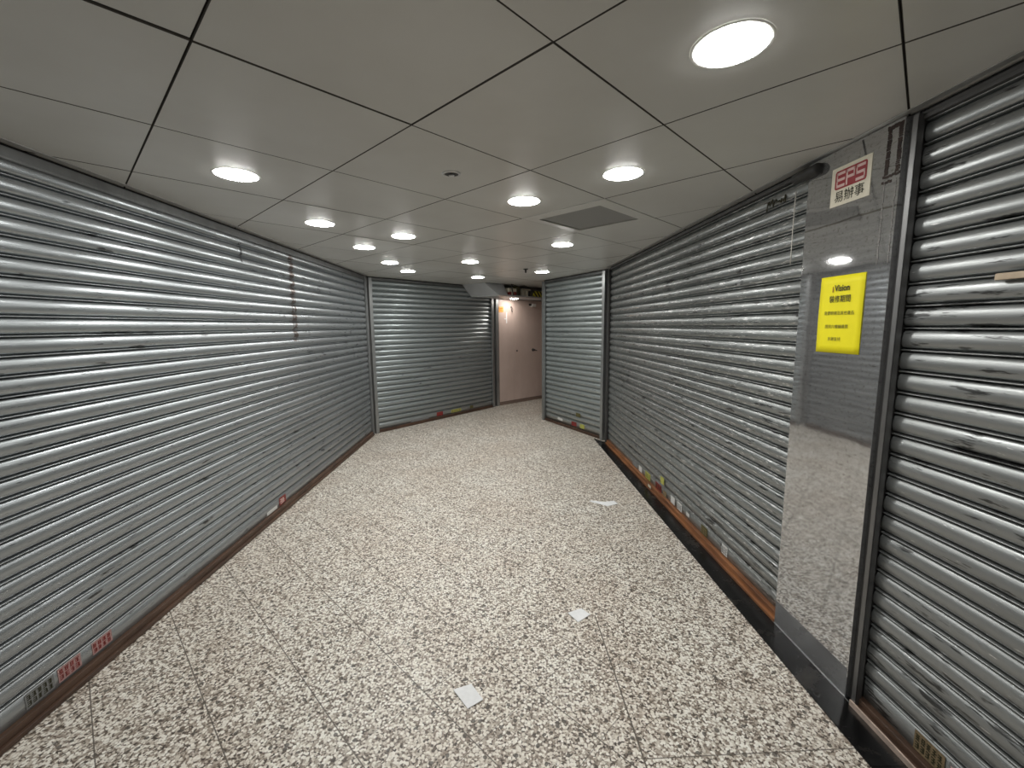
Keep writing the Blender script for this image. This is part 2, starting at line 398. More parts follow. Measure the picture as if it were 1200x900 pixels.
# ceiling of square metal tiles on a diagonal grid, with open joints below a dark backing
GO = Vector((-0.752, 1.118)); GA = Vector((-0.722, 0.692)).normalized(); GB = Vector((0.692, 0.722)).normalized(); GS = 0.6085
def grid(i, j, z=ROOM_H): p = GO+GA*GS*i+GB*GS*j; return (p.x, p.y, z)
c = MB()
for i in range(-7, 12):
    for j in range(-9, 16):
        p = GO+GA*GS*(i+.5)+GB*GS*(j+.5)
        if not (-2.6 < p.x < 3.2 and -3.0 < p.y < 9.6): continue
        if p.x > 1.9 and p.y < 5: continue
        if (i, j) == (0, 3): continue        # the air grille's tile
        g = 0.0012; dz = random.uniform(0, 0.0012)
        gi0 = gi1 = gj0 = gj1 = g
        if (i, j) == (-1, -1): dz = 0.004; gi1 = 0.004
        if (i, j) == (-1, 0): dz = 0.002; gi1 = 0.0020
        if (i, j) in ((-2, 5), (-1, 6)): dz = -0.006; gi0 = 0.008
        a0, a1, b0, b1 = i*GS+gi0, (i+1)*GS-gi1, j*GS+gj0, (j+1)*GS-gj1
        q = [GO+GA*s_+GB*t_ for s_, t_ in ((a0, b0), (a0, b1), (a1, b1), (a1, b0))]
        ch = 0.0012
        cen = sum(q, Vector((0, 0)))/4
        bot = [(v.x+(cen.x-v.x)*0.007, v.y+(cen.y-v.y)*0.007, ROOM_H+dz) for v in q]
        top = [(v.x, v.y, ROOM_H+dz+0.0032) for v in q]
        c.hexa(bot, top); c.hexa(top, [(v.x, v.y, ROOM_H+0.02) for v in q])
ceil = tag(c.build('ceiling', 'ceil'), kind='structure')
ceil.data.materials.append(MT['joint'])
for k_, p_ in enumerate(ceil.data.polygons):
    if k_ % 6 >= 2 or k_ % 12 >= 6: p_.material_index = 1      # bevelled tile edges, joint shadow and grime put into their dark colour
cb = MB(); cb.poly([(-3.2, -2.9), (2.2, -2.9), (2.2, 5.2), (4.0, 10.6), (-1.8, 10.6), (-3.2, 6.2)], ROOM_H+0.03, ROOM_H+0.10)
cb.build('backing', 'gap', ceil)

def wall(name, fr, u0, u1, v0=0.13, v1=0.23, m='wall', z1=ROOM_H):
    o = MB().box(u0, u1, v0, v1, 0, z1).build(name, m)
    o.location = fr.pt(0, 0, 0); o.rotation_euler = (0, 0, fr.rz)
    return tag(o, kind='structure')
wall('wall_left', LW, -3.9, 4.62); wall('wall_right', RW, -3.75, 4.1)
wall('wall_left_far', BL, -0.12, 2.62); wall('wall_right_far', RI, 0.0, 1.52)
wb = MB().box(-2.2, 1.8, -2.62, -2.5, 0, ROOM_H).build('wall_back', 'wall'); tag(wb, kind='structure')
wall('wall_far', DW, 1.42, 3.9, 0.0, 0.12, 'door')
side = MB().poly([(0.70, 6.66), (0.82, 6.62), (2.90, 8.50), (2.85, 8.62)], 0, ROOM_H).build('wall_side_passage', 'door'); tag(side, kind='structure')
endw = MB().poly([(2.55, 10.42), (2.80, 8.45), (2.92, 8.45), (2.67, 10.42)], 0, ROOM_H).build('wall_passage_end', 'door'); tag(endw, kind='structure')

# black granite border along the right shutters
def bx(y): return 1.060+(5.45-y)*0.0296
g = MB()
edges = [5.47, 4.2, 2.9, 1.245, 0.0, -1.25, -2.5]
for k in range(len(edges)-1):
    y1, y0 = edges[k], edges[k+1]+0.002
    xi = lambda y: 1.305-0.0385*(y-1.461)+0.11
    if k == 0: pts = [(bx(y0), y0), (xi(y0), y0), (xi(5.30), 5.30), (1.155, 5.30), (bx(y1), y1)]
    else: pts = [(bx(y0), y0), (xi(y0), y0), (xi(y1), y1), (bx(y1), y1)]
    g.poly(pts, -0.02, 0.004)
tag(g.build('trim_1', 'granite'), kind='structure')
# thin pale joint at the foot of the pillar
j = MB().box(-0.50, 0.0, -0.0035, 0.0, 0.003, 0.0055).build('trim_2', 'rail'); j.location = RW.pt(0, 0, 0); j.rotation_euler = (0, 0, RW.rz); tag(j, kind='structure')
# metal angle where ceiling meets the walls
for n_, fr, u0, u1, mm in (('trim_3', RW, -3.75, 3.85, 'alu'), ('trim_4', LW, -3.9, 4.5, 'alu')):
    t = MB().box(u0, u1, -0.022, 0.004, ROOM_H-0.0035, ROOM_H-0.0005).build(n_, mm)
    t.location = fr.pt(0, 0, 0); t.rotation_euler = (0, 0, fr.rz); tag(t, kind='structure')

# ---------------------------------------------------------------- roller shutters
P = 0.0733
def curtain_profile(z0, z1, first):
    # returns (z, y) pairs; y negative bulges to the viewer
    pr = [(z0, 0.004), (z0, -0.001), (first-0.004, -0.001), (first-0.002, 0.006)]
    z = first
    while z < z1-0.01:
        pr += [(z+0.0000, 0.030), (z+0.0030, 0.029), (z+0.0036, 0.004), (z+0.0050, -0.0035), (z+0.0066, -0.0052), (z+0.0084, -0.0035), (z+0.0096, 0.004), (z+0.0102, 0.029), (z+0.0136, 0.030)]
        a, b_ = z+0.0142, z+P-0.0004
        for k in range(13):
            t = (1-math.cos(math.pi*k/12))/2
            y = 0.0100-0.0175*math.sin(math.pi*min(1, max(0, t)))**0.42*(1.0-0.12*(t-0.5))
            pr.append((a+(b_-a)*t, y))
        z += P
    return [q for q in pr if q[0] <= z1+1e-6]
def shutter(fr, u0, u1, label, slat, rails=('L', 'R'), railw=0.045, rec=0.034, bot='brown', both=0.052, head=0.045, first=0.125, amp=0.0012, railm='rail', headm='head', lip=False, railout=0.0):
    root = empty('roller_shutter', fr.pt(u0, 0, 0), fr.rz); W = u1-u0
    tag(root, label, 'shutter')
    L = railw if 'L' in rails else 0.0; R = railw if 'R' in rails else 0.0
    pr = curtain_profile(0.03, ROOM_H-0.03, first)
    nu = max(2, int(W/0.12)); mb = MB(); n = len(pr)
    rr = random.Random(int(W*1000)); wob = {}
    def wv(u, k):
        kk = int(k)
        if kk not in wob: wob[kk] = (rr.uniform(0, 6.28), rr.uniform(0.8, 2.6), rr.uniform(0, 6.28), rr.uniform(-0.0006, 0.0006))
        a = wob[kk]
        return a[3]+amp*0.6*math.sin(a[0]+u*a[1])+amp*0.5*math.sin(a[2]+u*a[1]*3.1)
    for i in range(nu+1):
        u = L*0.6+(W-L*0.6-R*0.6)*i/nu
        for z, y in pr:
            k = (z-first)/P
            mb.v.append((u, y+rec+wv(u, k), z))
    for i in range(nu):
        for k in range(n-1):
            mb.f.append((i*n+k, (i+1)*n+k, (i+1)*n+k+1, i*n+k+1))
    mb.build('slat_curtain', slat, root, smooth=True)
    # bottom rail: an angle with a lip
    b = MB().box(L*0.4, W-R*0.4, -0.004, rec+0.02, 0.004, both*0.42).box(L*0.4, W-R*0.4, 0.010, rec+0.012, both*0.42, both)
    b.build('bottom_rail', bot, root, bevel=0.002)
    if lip:
        MB().box(0.0, W, -0.010, -0.004, 0.0, 0.026).build('edge_strip', 'copper', root, bevel=0.001)
    # head plate and the dark slot above it
    h = MB().box(0, W, rec-0.016, rec+0.03, ROOM_H-head, ROOM_H-0.012)
    h.box(0, W, rec-0.022, rec-0.014, ROOM_H-head, ROOM_H-head+0.012)
    h.build('head_plate', headm, root, bevel=0.0015)
    MB().box(0, W, rec-0.004, rec+0.06, ROOM_H-0.013, ROOM_H-0.001).build('slot_backing', 'gap', root)
    for side_ in rails:
        ua, ub = (0, railw) if side_ == 'L' else (W-railw, W)
        q = MB()
        ya = -0.004-railout
        q.box(ua, ub, ya, ya+0.004, 0, ROOM_H-0.02)
        if side_ == 'L': q.box(ua, ua+0.004, ya, rec+0.05, 0, ROOM_H-0.02).box(ub-0.003, ub, ya, ya+0.022+railout, 0, ROOM_H-0.02)
        else: q.box(ub-0.004, ub, ya, rec+0.05, 0, ROOM_H-0.02).box(ua, ua+0.003, ya, ya+0.022+railout, 0, ROOM_H-0.02)
        q.build('guide_rail', railm, root, bevel=0.0008)
    return root
shutter(LW, -3.8, 4.47, 'long grey ribbed metal shutter filling the whole left wall, brown streak near its far end', MT['slatL'], rails=('R',), railw=0.02, first=0.128, head=0.060)
shutter(BL, 0.0, 2.475, 'grey ribbed metal shutter at the back left beside the pink door', MT['slatBL'], railw=0.05, first=0.125, both=0.04)
shutter(RI, 0.0, 1.445, 'narrow grey ribbed metal shutter at the back right, beside the passage', MT['slatRI'], railw=0.05, first=0.125, both=0.03, bot='brown', railout=0.012)
shutter(RW, -3.78, -0.488, 'worn grey ribbed metal shutter beyond the steel pillar with a rust orange bottom rail', MT['slatR'], rails=('L',), railw=0.03, bot='orange', both=0.05, railm='railD', first=0.125, head=0.032, headm='railD')
shutter(RW, -0.022, 3.7, 'grey ribbed metal shutter nearest on the right, in front of the steel pillar', MT['slatRN'], rails=('L',), railw=0.020, bot='brown', both=0.046, lip=True, headm='railD', railm='railM', head=0.038, first=0.125)

# pillar clad in stainless sheet
pl = empty('pillar', RW.pt(-0.487, 0, 0), RW.rz); tag(pl, 'stainless steel clad pillar between the two right-hand shutters, carrying the yellow notice', 'pillar')
MB().box(0.0, 0.435, 0.0, 0.12, 0.004, ROOM_H-0.006).build('steel_cladding', 'pillar', pl, bevel=0.0015)
MB().box(0.4352, 0.463, 0.018, 0.10, 0.004, ROOM_H-0.006).build('recess_channel', 'railD', pl)

# ---------------------------------------------------------------- bulkhead and far doors
def blp(t, n, z): p = BL.pt(t, -n, z); return p
d2 = 2.3
b = MB()
b.hexa([blp(1.95, -0.02, 1.955), blp(1.95, 0.60, 1.955), blp(2.17, 0.60, 1.955), blp(2.17, -0.02, 1.955)],
       [blp(1.74, -0.02, ROOM_H-0.001), blp(1.74, 0.48, ROOM_H-0.001), blp(2.17, 0.50, ROOM_H-0.001), blp(2.17, -0.02, ROOM_H-0.001)])
b.hexa([blp(2.17, -0.02, 1.955), blp(2.17, 0.60, 1.955), blp(4.2, 0.60, 1.955), blp(4.2, -0.02, 1.955)],
       [blp(2.17, -0.02, 1.975), blp(2.17, 0.60, 1.975), blp(4.2, 0.60, 1.975), blp(4.2, -0.02, 1.975)])
b.hexa([blp(2.17, -0.02, 1.975), blp(2.17, 0.22, 1.975), blp(4.2, 0.22, 1.975), blp(4.2, -0.02, 1.975)],
       [blp(2.17, -0.02, ROOM_H-0.001), blp(2.17, 0.22, ROOM_H-0.001), blp(4.2, 0.22, ROOM_H-0.001), blp(4.2, -0.02, ROOM_H-0.001)])
# lower ceiling out to the door wall
b.poly([blp(2.40, -0.02, 0)[:2], blp(3.6, -0.02, 0)[:2], DW.pt(2.2, 0.0)[:2], DW.pt(-0.02, 0.0)[:2]][::1], 1.956, 1.974)
so = b.build('trim_5', 'soffit'); tag(so, kind='structure')
e1 = MB().hexa([blp(1.944, -0.02, 1.950), blp(1.944, 0.606, 1.950), blp(1.962, 0.606, 1.950), blp(1.962, -0.02, 1.950)],
               [blp(1.936, -0.02, 1.966), blp(1.936, 0.602, 1.966), blp(1.954, 0.602, 1.966), blp(1.954, -0.02, 1.966)])
e1.hexa([blp(1.944, 0.596, 1.950), blp(1.944, 0.610, 1.950), blp(4.2, 0.610, 1.950), blp(4.2, 0.596, 1.950)],
        [blp(1.944, 0.596, 1.962), blp(1.944, 0.610, 1.962), blp(4.2, 0.610, 1.962), blp(4.2, 0.596, 1.962)])
o = e1.build('trim_6', 'alu'); tag(o, kind='structure')

# far door wall
dr = empty('door_1', DW.pt(0, 0, 0), DW.rz); tag(dr, kind='structure')
MB().box(-0.02, 0.04, -0.015, 0.10, 0.0, 1.955).build('door_frame', 'rail', dr, bevel=0.002)
MB().box(0.055, 0.435, 0.0, 0.05, 0.062, 1.945).build('door_leaf', 'door', dr, bevel=0.002)
MB().box(0.438, 1.40, 0.0, 0.05, 0.062, 1.945).build('door_leaf', 'door', dr, bevel=0.002)
MB().box(0.042, 1.42, 0.045, 0.10, 0.0, ROOM_H).build('backing', 'door', dr)
MB().box(0.042, 1.42, -0.006, 0.045, 0.0, 0.055).build('kick_strip', simple('brown_kick_strip', (0.22, 0.16, 0.13), 0.5), dr)
h = MB().lathe([(0.0, -0.055), (0.017, -0.055), (0.017, -0.045), (0.010, -0.04), (0.010, -0.008), (0.028, -0.006), (0.028, 0.0)], 20, (0.925, 0, 1.0), 'y')
h.tube([(0.925, -0.048, 1.0), (0.96, -0.052, 0.992), (0.985, -0.050, 0.982)], 0.008)
h.build('door_handle', 'black', dr, smooth=True)
s_ = MB().lathe([(0, -0.004), (0.018, -0.004), (0.018, 0)], 16, (0.50, 0, 1.0), 'y').build('keyhole_plate', 'railD', dr)

sg = empty('door_sign', DW.pt(0.06, -0.001, 1.72), DW.rz); tag(sg, 'small orange sign at the top left of the pink door', 'sign')
MB().box(0.0, 0.105, -0.003, 0, 0.0, 0.10).build('sign_panel', 'orangesign', sg)
t_ = MB().box(0.015, 0.09, -0.0045, -0.003, 0.058, 0.072).box(0.015, 0.07, -0.0045, -0.003, 0.035, 0.045)
t_.build('lettering', 'inkbrown', sg)
cl = empty('door_closer', DW.pt(0.86, 0, 1.83), DW.rz); tag(cl, 'pale box-shaped door closer high on the right half of the pink door', 'door closer')
MB().box(0.0, 0.11, -0.05, 0.0, 0.0, 0.06).build('closer_body', 'lamprim', cl, bevel=0.004)
MB().box(-0.06, 0.0, -0.04, -0.02, 0.02, 0.06).build('closer_arm', 'black', cl, bevel=0.003)
hk = empty('door_hook', DW.pt(0.36, 0, 1.80), DW.rz); tag(hk, 'small dark hook with hanging loop near the top of the pink door', 'hook')
MB().box(-0.012, 0.012, -0.006, 0, 0.0, 0.03).build('hook_plate', 'railD', hk)
MB().tube([(0, -0.006, 0.015), (0.006, -0.03, 0.0), (0.015, -0.03, -0.05), (0.0, -0.03, -0.075), (-0.012, -0.03, -0.05), (-0.006, -0.02, 0.0)], 0.004).build('hook_loop', 'black', hk)
tp = tag(MB().box(0.0, 0.020, -0.002, 0.0, 0.0, 0.20).box(-0.05, 0.0, -0.002, 0, 0.07, 0.085).build('white_mark', 'paper'), 'short white cross-shaped mark on the left leaf of the pink door', 'tape')
tp.location = DW.pt(0.235, -0.001, 1.52); tp.rotation_euler = (0, 0, DW.rz)  # white mark on the door leaf, drawn as two thin crossed bars

# things lying in the open bulkhead
def inbulk(name, t, n, z, label, cat): 
    e = empty(name, blp(t, n, z), BL.rz); tag(e, label, cat); return e
e = inbulk('junction_box', 2.24, 0.56, 1.975, 'white box with two dark red ends lying in the open bulkhead', 'box')
MB().box(0.0, 0.20, 0.0, 0.15, 0.05, 0.115).box(0.03, 0.17, 0.0, 0.15, 0.0, 0.05).build('box_body', 'cream', e, bevel=0.004)
MB().box(0.005, 0.060, -0.008, 0.04, 0.002, 0.055).build('red_socket', 's_red', e, bevel=0.003)
MB().box(0.125, 0.185, -0.008, 0.04, 0.002, 0.060).build('red_socket', 's_red', e, bevel=0.003)
e = inbulk('cable_trunking', 2.50, 0.50, 1.975, 'dark olive upright trunking in the middle of the open bulkhead', 'trunking')
MB().box(0.0, 0.11, 0.0, 0.10, 0.0, 0.165).build('trunking_body', 's_olive', e, bevel=0.004)
MB().box(0.02, 0.035, -0.006, 0.0, 0.0, 0.16).box(0.07, 0.085, -0.006, 0.0, 0.0, 0.16).build('trunking_rib', 'railD', e)
e = inbulk('pipe_bracket', 2.66, 0.52, 1.975, 'pale pipe bracket with a dark clamp in the open bulkhead', 'bracket')
MB().box(0.0, 0.05, 0.0, 0.05, 0.0, 0.13).box(0.10, 0.15, 0.0, 0.05, 0.0, 0.12).box(0, 0.22, 0.0, 0.04, 0.10, 0.13).build('bracket_frame', 'cream', e, bevel=0.003)
MB().box(0.155, 0.205, -0.02, 0.03, 0.0, 0.10).build('clamp', 'black', e, bevel=0.004)
e = inbulk('striped_board', 2.90, 0.575, 1.975, 'yellow and black striped barrier tape at the right end of the bulkhead', 'barrier tape')
MB().box(0.0, 0.60, 0.0, 0.02, 0.0, 0.10).build('tape_face', 'tape', e)
hg = tag(MB().tube([blp(2.26, 0.605, ROOM_H-0.002), blp(2.26, 0.612, 2.07), blp(2.285, 0.612, 2.0), blp(2.30, 0.605, 1.976)], 0.010).build('hanging_bracket', 'black', smooth=True), 'black hanger rod at the left corner of the open bulkhead', 'bracket')
cbl = tag(MB().tube([blp(2.30, 0.595, 2.14), blp(2.45, 0.60, 2.12), blp(2.6, 0.60, 2.145), blp(2.8, 0.60, 2.11), blp(3.0, 0.60, 2.135), blp(3.2, 0.595, 2.12)], 0.006).build('cable', 'black', smooth=True), 'black cable sagging across the top of the open bulkhead', 'cable')
sp_ = empty('ceiling_hook', (0.179, 5.296, ROOM_H-0.002)); tag(sp_, 'tiny dark fitting on the ceiling ahead of the open bulkhead', 'ceiling fitting')
MB().lathe([(0.0, -0.045), (0.010, -0.045), (0.012, -0.012), (0.028, -0.006), (0.03, 0.0)], 20).build('fitting_body', 'black', sp_, smooth=True)

# ---------------------------------------------------------------- ceiling lights
def downlight(x, y, label, z=ROOM_H, r=0.085, m='lamp', group='recessed round ceiling lights'):
    e = empty('ceiling_downlight', (x, y, z)); tag(e, label, 'ceiling light', group)
    MB().lathe([(r-0.0005, 0.0), (r+0.0005, -0.0012), (r+0.008, -0.0010), (r+0.010, 0.0002)], 48).build('trim_ring', 'lamprim', e, smooth=True)
    dd = MB(); n = 48
    dd.lathe([(0.0, -0.0075), (r*0.55, -0.0066), (r*0.85, -0.0045), (r, -0.0010)], n)
    dd.build('diffuser', m, e, smooth=True)
for x, y, lab in (
    (0.548, 1.157, 'largest and nearest round ceiling light, above the right side of the corridor'),
    (0.513, 2.055, 'round ceiling light between the nearest one and the square air grille, on the right'),
    (0.076, 2.470, 'round ceiling light just left of the square air grille'),
    (0.440, 3.771, 'round ceiling light just beyond the square air grille'),
    (0.398, 5.620, 'round ceiling light nearest the narrow back right shutter'),
    (-1.213, 2.014, 'nearest round ceiling light on the left, close to the long left shutter'),
    (-1.245, 2.927, 'second round ceiling light in the row along the left shutter'),
    (-1.249, 3.793, 'third round ceiling light in the row along the left shutter'),
    (-1.283, 4.695, 'fourth round ceiling light in the row along the left shutter'),
    (-1.266, 5.420, 'last round ceiling light of the left row, before the back left shutter'),
    (-0.805, 3.356, 'round ceiling light standing just right of the left row'),
    (-0.431, 4.695, 'round ceiling light in the middle of the ceiling, well before the bulkhead'),
    (-0.462, 6.153, 'far round ceiling light just in front of the sloped bulkhead face')):
    downlight(x, y, lab)
downlight(*blp(2.80, 0.21, 0)[:2], 'warm round light under the low bulkhead in front of the pink door', z=1.955, r=0.075, m='lampwarm')
for x, y, lab in ((0.55, -0.30, 'added unseen round ceiling light behind the viewer on the right'), (-1.20, -0.30, 'added unseen round ceiling light behind the viewer on the left'), (-0.3, -1.7, 'added unseen round ceiling light at the closed end behind the viewer')):
    downlight(x, y, lab)  # unseen lamps added behind the camera to light the near walls

# square air grille
cx, cy = (GO+GA*GS*0.5+GB*GS*3.5)
rz = math.atan2(GB.y, GB.x)
v = empty('air_grille', (cx, cy, ROOM_H), rz); tag(v, 'square grey air grille set in the ceiling on the right', 'air vent')
hs = GS/2-0.002; ins = 0.215
fm = MB()
for a in range(4):
    ca, sa = math.cos(a*math.pi/2), math.sin(a*math.pi/2)
    def R_(x, y, z): return (x*ca-y*sa, x*sa+y*ca, z)
    fm.hexa([R_(-hs, -hs, -0.001), R_(hs, -hs, -0.001), R_(ins+0.012, -ins-0.012, -0.006), R_(-ins-0.012, -ins-0.012, -0.006)],
            [R_(-hs, -hs, 0.012), R_(hs, -hs, 0.012), R_(ins+0.012, -ins-0.012, 0.012), R_(-ins-0.012, -ins-0.012, 0.012)])
fm.build('vent_frame', 'ceil', v)
MB().box(-ins, ins, -ins, ins, 0.010, 0.020).box(-ins-.011, ins+.011, -ins-.011, -ins, 0.004, 0.02).box(-ins-.011, ins+.011, ins, ins+.011, 0.004, 0.02).box(-ins-.011, -ins, -ins, ins, 0.004, 0.02).box(ins, ins+.011, -ins, ins, 0.004, 0.02).build('vent_recess', 'recess', v)
gm = MB()
N = 34
for k in range(N):
    p = -ins+2*ins*(k+.5)/N
    gm.box(p-0.0036, p+0.0036, -ins, ins, 0.000, 0.004); gm.box(-ins, ins, p-0.0036, p+0.0036, 0.001, 0.005)
gm.build('vent_mesh', 'grille', v)
# sprinkler / detector cover
e = empty('sprinkler_head', (-0.261, 2.031, ROOM_H)); tag(e, 'small dark round sprinkler cup in the middle of the near ceiling', 'sprinkler')
MB().lathe([(0.030, 0.0), (0.033, -0.004), (0.042, -0.004), (0.044, 0.0)], 32).build('rim', 'alu', e, smooth=True)
MB().lathe([(0.0, -0.0012), (0.032, -0.0012), (0.032, 0.0)], 32).build('cup', 'black', e)
MB().lathe([(0.0, -0.012), (0.010, -0.012), (0.013, -0.006), (0.006, -0.003), (0.006, 0.0)], 20).build('nozzle', 'alu', e, smooth=True)

# ---------------------------------------------------------------- right wall details
# yellow notice
yn = empty('paper_notice', RW.pt(-0.3605, -0.0008, 1.352), RW.rz); tag(yn, 'bright yellow paper notice with black writing taped to the steel pillar', 'notice')
W_, H_ = 0.2165, 0.303
sh = MB(); nx, nz = 8, 10
for a in range(nx+1):
    for k in range(nz+1):
        x = W_*a/nx; z = H_*k/nz
        y = -0.0012-0.002*(1-math.cos(2*math.pi*z/H_))*0.3-0.0012*math.sin(math.pi*x/W_)
        sh.v.append((x, y, z)); 
for a in range(nx):
    for k in range(nz): sh.f.append((a*(nz+1)+k, (a+1)*(nz+1)+k, (a+1)*(nz+1)+k+1, a*(nz+1)+k+1))
po = sh.build('paper_sheet', 'yellow', yn, smooth=True)
sd = po.modifiers.new('thick', 'SOLIDIFY'); sd.thickness = 0.0003
ty = -0.0052
for body_, sz_, xx_, zz_, bd_, wd_ in (('Vision', 0.034, 0.115, 0.255, 0.0008, 0.074), ('裝修期間', 0.03, 0.108, 0.213, 0.0002, 0.104),
    ('需要眼鏡及其他產品', 0.0165, 0.109, 0.158, 0.0, 0.146), ('請到六樓舖購買', 0.0165, 0.102, 0.105, 0.0, 0.115), ('多謝支持', 0.0165, 0.096, 0.056, 0.0, 0.064)):
    tx = MB(); put_text(tx, body_, sz_, xx_, ty, zz_, bold=bd_, width=wd_); tx.build('text_line', 'ink', yn)
t2 = MB(); put_text(t2, 'i', 0.032, 0.071, ty, 0.251, bold=0.0012); t2.build('first_letter', 'inkbrown', yn)
# sign with the red logo
es = empty('payment_sign', RW.pt(-0.350, -0.0005, 1.928), RW.rz); tag(es, 'cream sticker with red logo and black characters, high on the steel pillar', 'sticker')
MB().box(0, 0.184, -0.0015, 0, 0, 0.146).build('sticker_base', 'cream', es)
rd = MB(); x0_, x1_, z0_, z1_ = 0.018, 0.166, 0.062, 0.132; r_ = 0.010; pts = []
for cx_, cz_, a0 in ((x1_-r_, z1_-r_, 0), (x0_+r_, z1_-r_, 90), (x0_+r_, z0_+r_, 180), (x1_-r_, z0_+r_, 270)):
    for k in range(6):
        a = math.radians(a0+k*18); pts.append((cx_+r_*math.cos(a), cz_+r_*math.sin(a)))
n = len(pts); rd.v = [(p[0], -0.0020, p[1]) for p in pts]; rd.f = [tuple(range(n))]
rd.build('logo_panel', 'red', es)
lt = MB(); lz = (0.069, 0.092, 0.115); bh = 0.010
def bar(xa, xb, za, zb): lt.box(xa, xb, -0.0026, -0.0019, za, zb)
for z in lz: bar(0.026, 0.066, z, z+bh)                       # E
bar(0.026, 0.031, lz[0], lz[2]+bh)
bar(0.072, 0.079, lz[0], lz[2]+bh); bar(0.072, 0.110, lz[2], lz[2]+bh); bar(0.079, 0.110, lz[1], lz[1]+bh); bar(0.106, 0.111, lz[1], lz[2]+bh)   # P
for z in lz: bar(0.118, 0.158, z, z+bh)                       # S
bar(0.118, 0.123, lz[1], lz[2]+bh); bar(0.153, 0.158, lz[0], lz[1]+bh)
lt.build('logo_letters', 'pinkwhite', es)
ch_ = MB(); put_text(ch_, '易辦事', 0.05, 0.091, -0.0022, 0.034, bold=0.0004, width=0.138, sy=0.9); ch_.build('characters', 'ink', es)
# brown tape residue rectangle
rs = MB(); rnd = random.Random(3)
def blotch(x0, x1, z0, z1, step=0.006):
    if x1-x0 < z1-z0:
        z = z0
        while z < z1:
            j = rnd.uniform(-0.0012, 0.0012); hgt = rnd.uniform(0.6, 1.2)*step
            rs.box(x0+j, x1+j+rnd.uniform(-0.002, 0.001), -0.0012, 0, z, min(z1, z+hgt)); z += step*1.02
    else:
        x = x0
        while x < x1:
            j = rnd.uniform(-0.002, 0.002); rs.box(x, min(x1, x+step), -0.0012, 0, z0+j, z1+j); x += step
blotch(0.0, 0.014, 0.0, 0.150); blotch(0.041, 0.055, 0.0, 0.150); blotch(-0.002, 0.056, 0.145, 0.158); blotch(-0.006, 0.060, -0.010, -0.002); blotch(-0.008, 0.03, -0.028, -0.020)
o = rs.build('tape_residue', 'residue'); o.location = RW.pt(-0.112, -0.0003, 1.975); o.rotation_euler = (0, 0, RW.rz)
tag(o, 'dark brown rectangle of old tape residue at the top of the steel pillar', 'tape residue')
for xa_, wd_, lab_ in ((-0.004, 0.004, 'left faint dotted vertical line of tape residue above the yellow notice'), (0.040, 0.003, 'right faint dotted vertical line of tape residue, close to the pillar edge')):
    rs = MB(); blotch(xa_, xa_+wd_, 0.0, 0.28, 0.009)
    o = rs.build('residue_line', 'residue2'); o.location = RW.pt(-0.105, -0.0003, 1.675); o.rotation_euler = (0, 0, RW.rz)
    tag(o, lab_, 'tape residue')
# dark round pipe end at the top corner of the pillar
e = empty('pipe_stub', RW.pt(-0.555, -0.012, 2.105), RW.rz); tag(e, 'short dark horizontal pipe at the ceiling over the pillar corner', 'pipe')
MB().lathe([(0.0, 0.0), (0.021, 0.0), (0.024, 0.004), (0.024, 0.135), (0.019, 0.145), (0.0, 0.145)], 24, axis='x').build('pipe_body', 'black', e, smooth=True)
# white string
o = MB().tube([(0, 0.0, 0), (0.002, -0.003, -0.08), (-0.002, -0.001, -0.17), (0.003, -0.004, -0.25), (0.0, -0.002, -0.325)], 0.0022).build('pull_string', 'string', smooth=True)
o.location = RW.pt(-0.585, 0.016, 2.065); o.rotation_euler = (0, 0, RW.rz); tag(o, 'thin white string hanging in front of the shutter beside the pillar top', 'string')
# black marker scrawl on the shutter
mk = MB(); rnd2 = random.Random(5); x = 0
for k in range(5):
    x = k*0.026; mk.tube([(x, 0, rnd2.uniform(0, 0.02)), (x+0.010, 0, rnd2.uniform(0.01, 0.035)), (x+0.018, 0, rnd2.uniform(-0.005, 0.012)), (x+0.026, 0, rnd2.uniform(0.008, 0.03))], 0.0028, 6)
mk.tube([(0, 0, 0.028), (-0.006, 0, -0.018)], 0.0028, 6); mk.tube([(0.13, 0, 0.03), (0.135, 0, -0.006)], 0.0028, 6)
o = mk.build('marker_scrawl', 'ink'); o.location = RW.pt(-0.80, 0.0235, 2.045); o.rotation_euler = (0, 0, RW.rz); tag(o, 'black handwritten scrawl near the top of the shutter left of the pillar', 'writing')
# pale wooden strip on the near shutter
o = MB().box(0, 0.16, -0.012, 0.0, -0.009, 0.009).build('wooden_strip', 'wood', bevel=0.002); o.location = RW.pt(0.258, 0.022, 1.592); o.rotation_euler = (0, 0, RW.rz); tag(o, 'pale wooden strip stuck across the nearest right-hand shutter', 'wood strip')

# ---------------------------------------------------------------- stickers along the bottoms of the shutters
def glyph(mb, x, z, h, wd, rr):
    for k in range(3): 
        zz = z+h*(k/2.4); mb.box(x+rr.uniform(0, wd*.15), x+wd*rr.uniform(.75, 1), -0.0018, -0.0008, zz, zz+h*0.16)
    for k in range(2):
        xx = x+wd*rr.uniform(0.1, 0.8); mb.box(xx, xx+wd*0.16, -0.0018, -0.0008, z+rr.uniform(0, h*.2), z+h*rr.uniform(.75, 1))
def sticker(fr, u, z, w_, h_, m, label, rec, ink=None, rows=1, n=5, tilt=0.0):
    o = empty('sticker', fr.pt(u, rec-0.0015, z), fr.rz); o.rotation_euler = (0, tilt, fr.rz)
    tag(o, label, 'sticker')
    MB().box(0, w_, -0.0008, 0.0, 0, h_).build('sticker_sheet', m, o)
    if ink:
        rr = random.Random(int(u*997)+3); g_ = MB()
        for r0 in range(rows):
            hh = h_*0.62/rows
            for k in range(n): glyph(g_, w_*(0.05+0.92*k/n), h_*(0.14+0.80*r0/rows), hh, w_*0.72/n, rr)
        g_.build('lettering', ink, o)
    return o
rc = 0.033
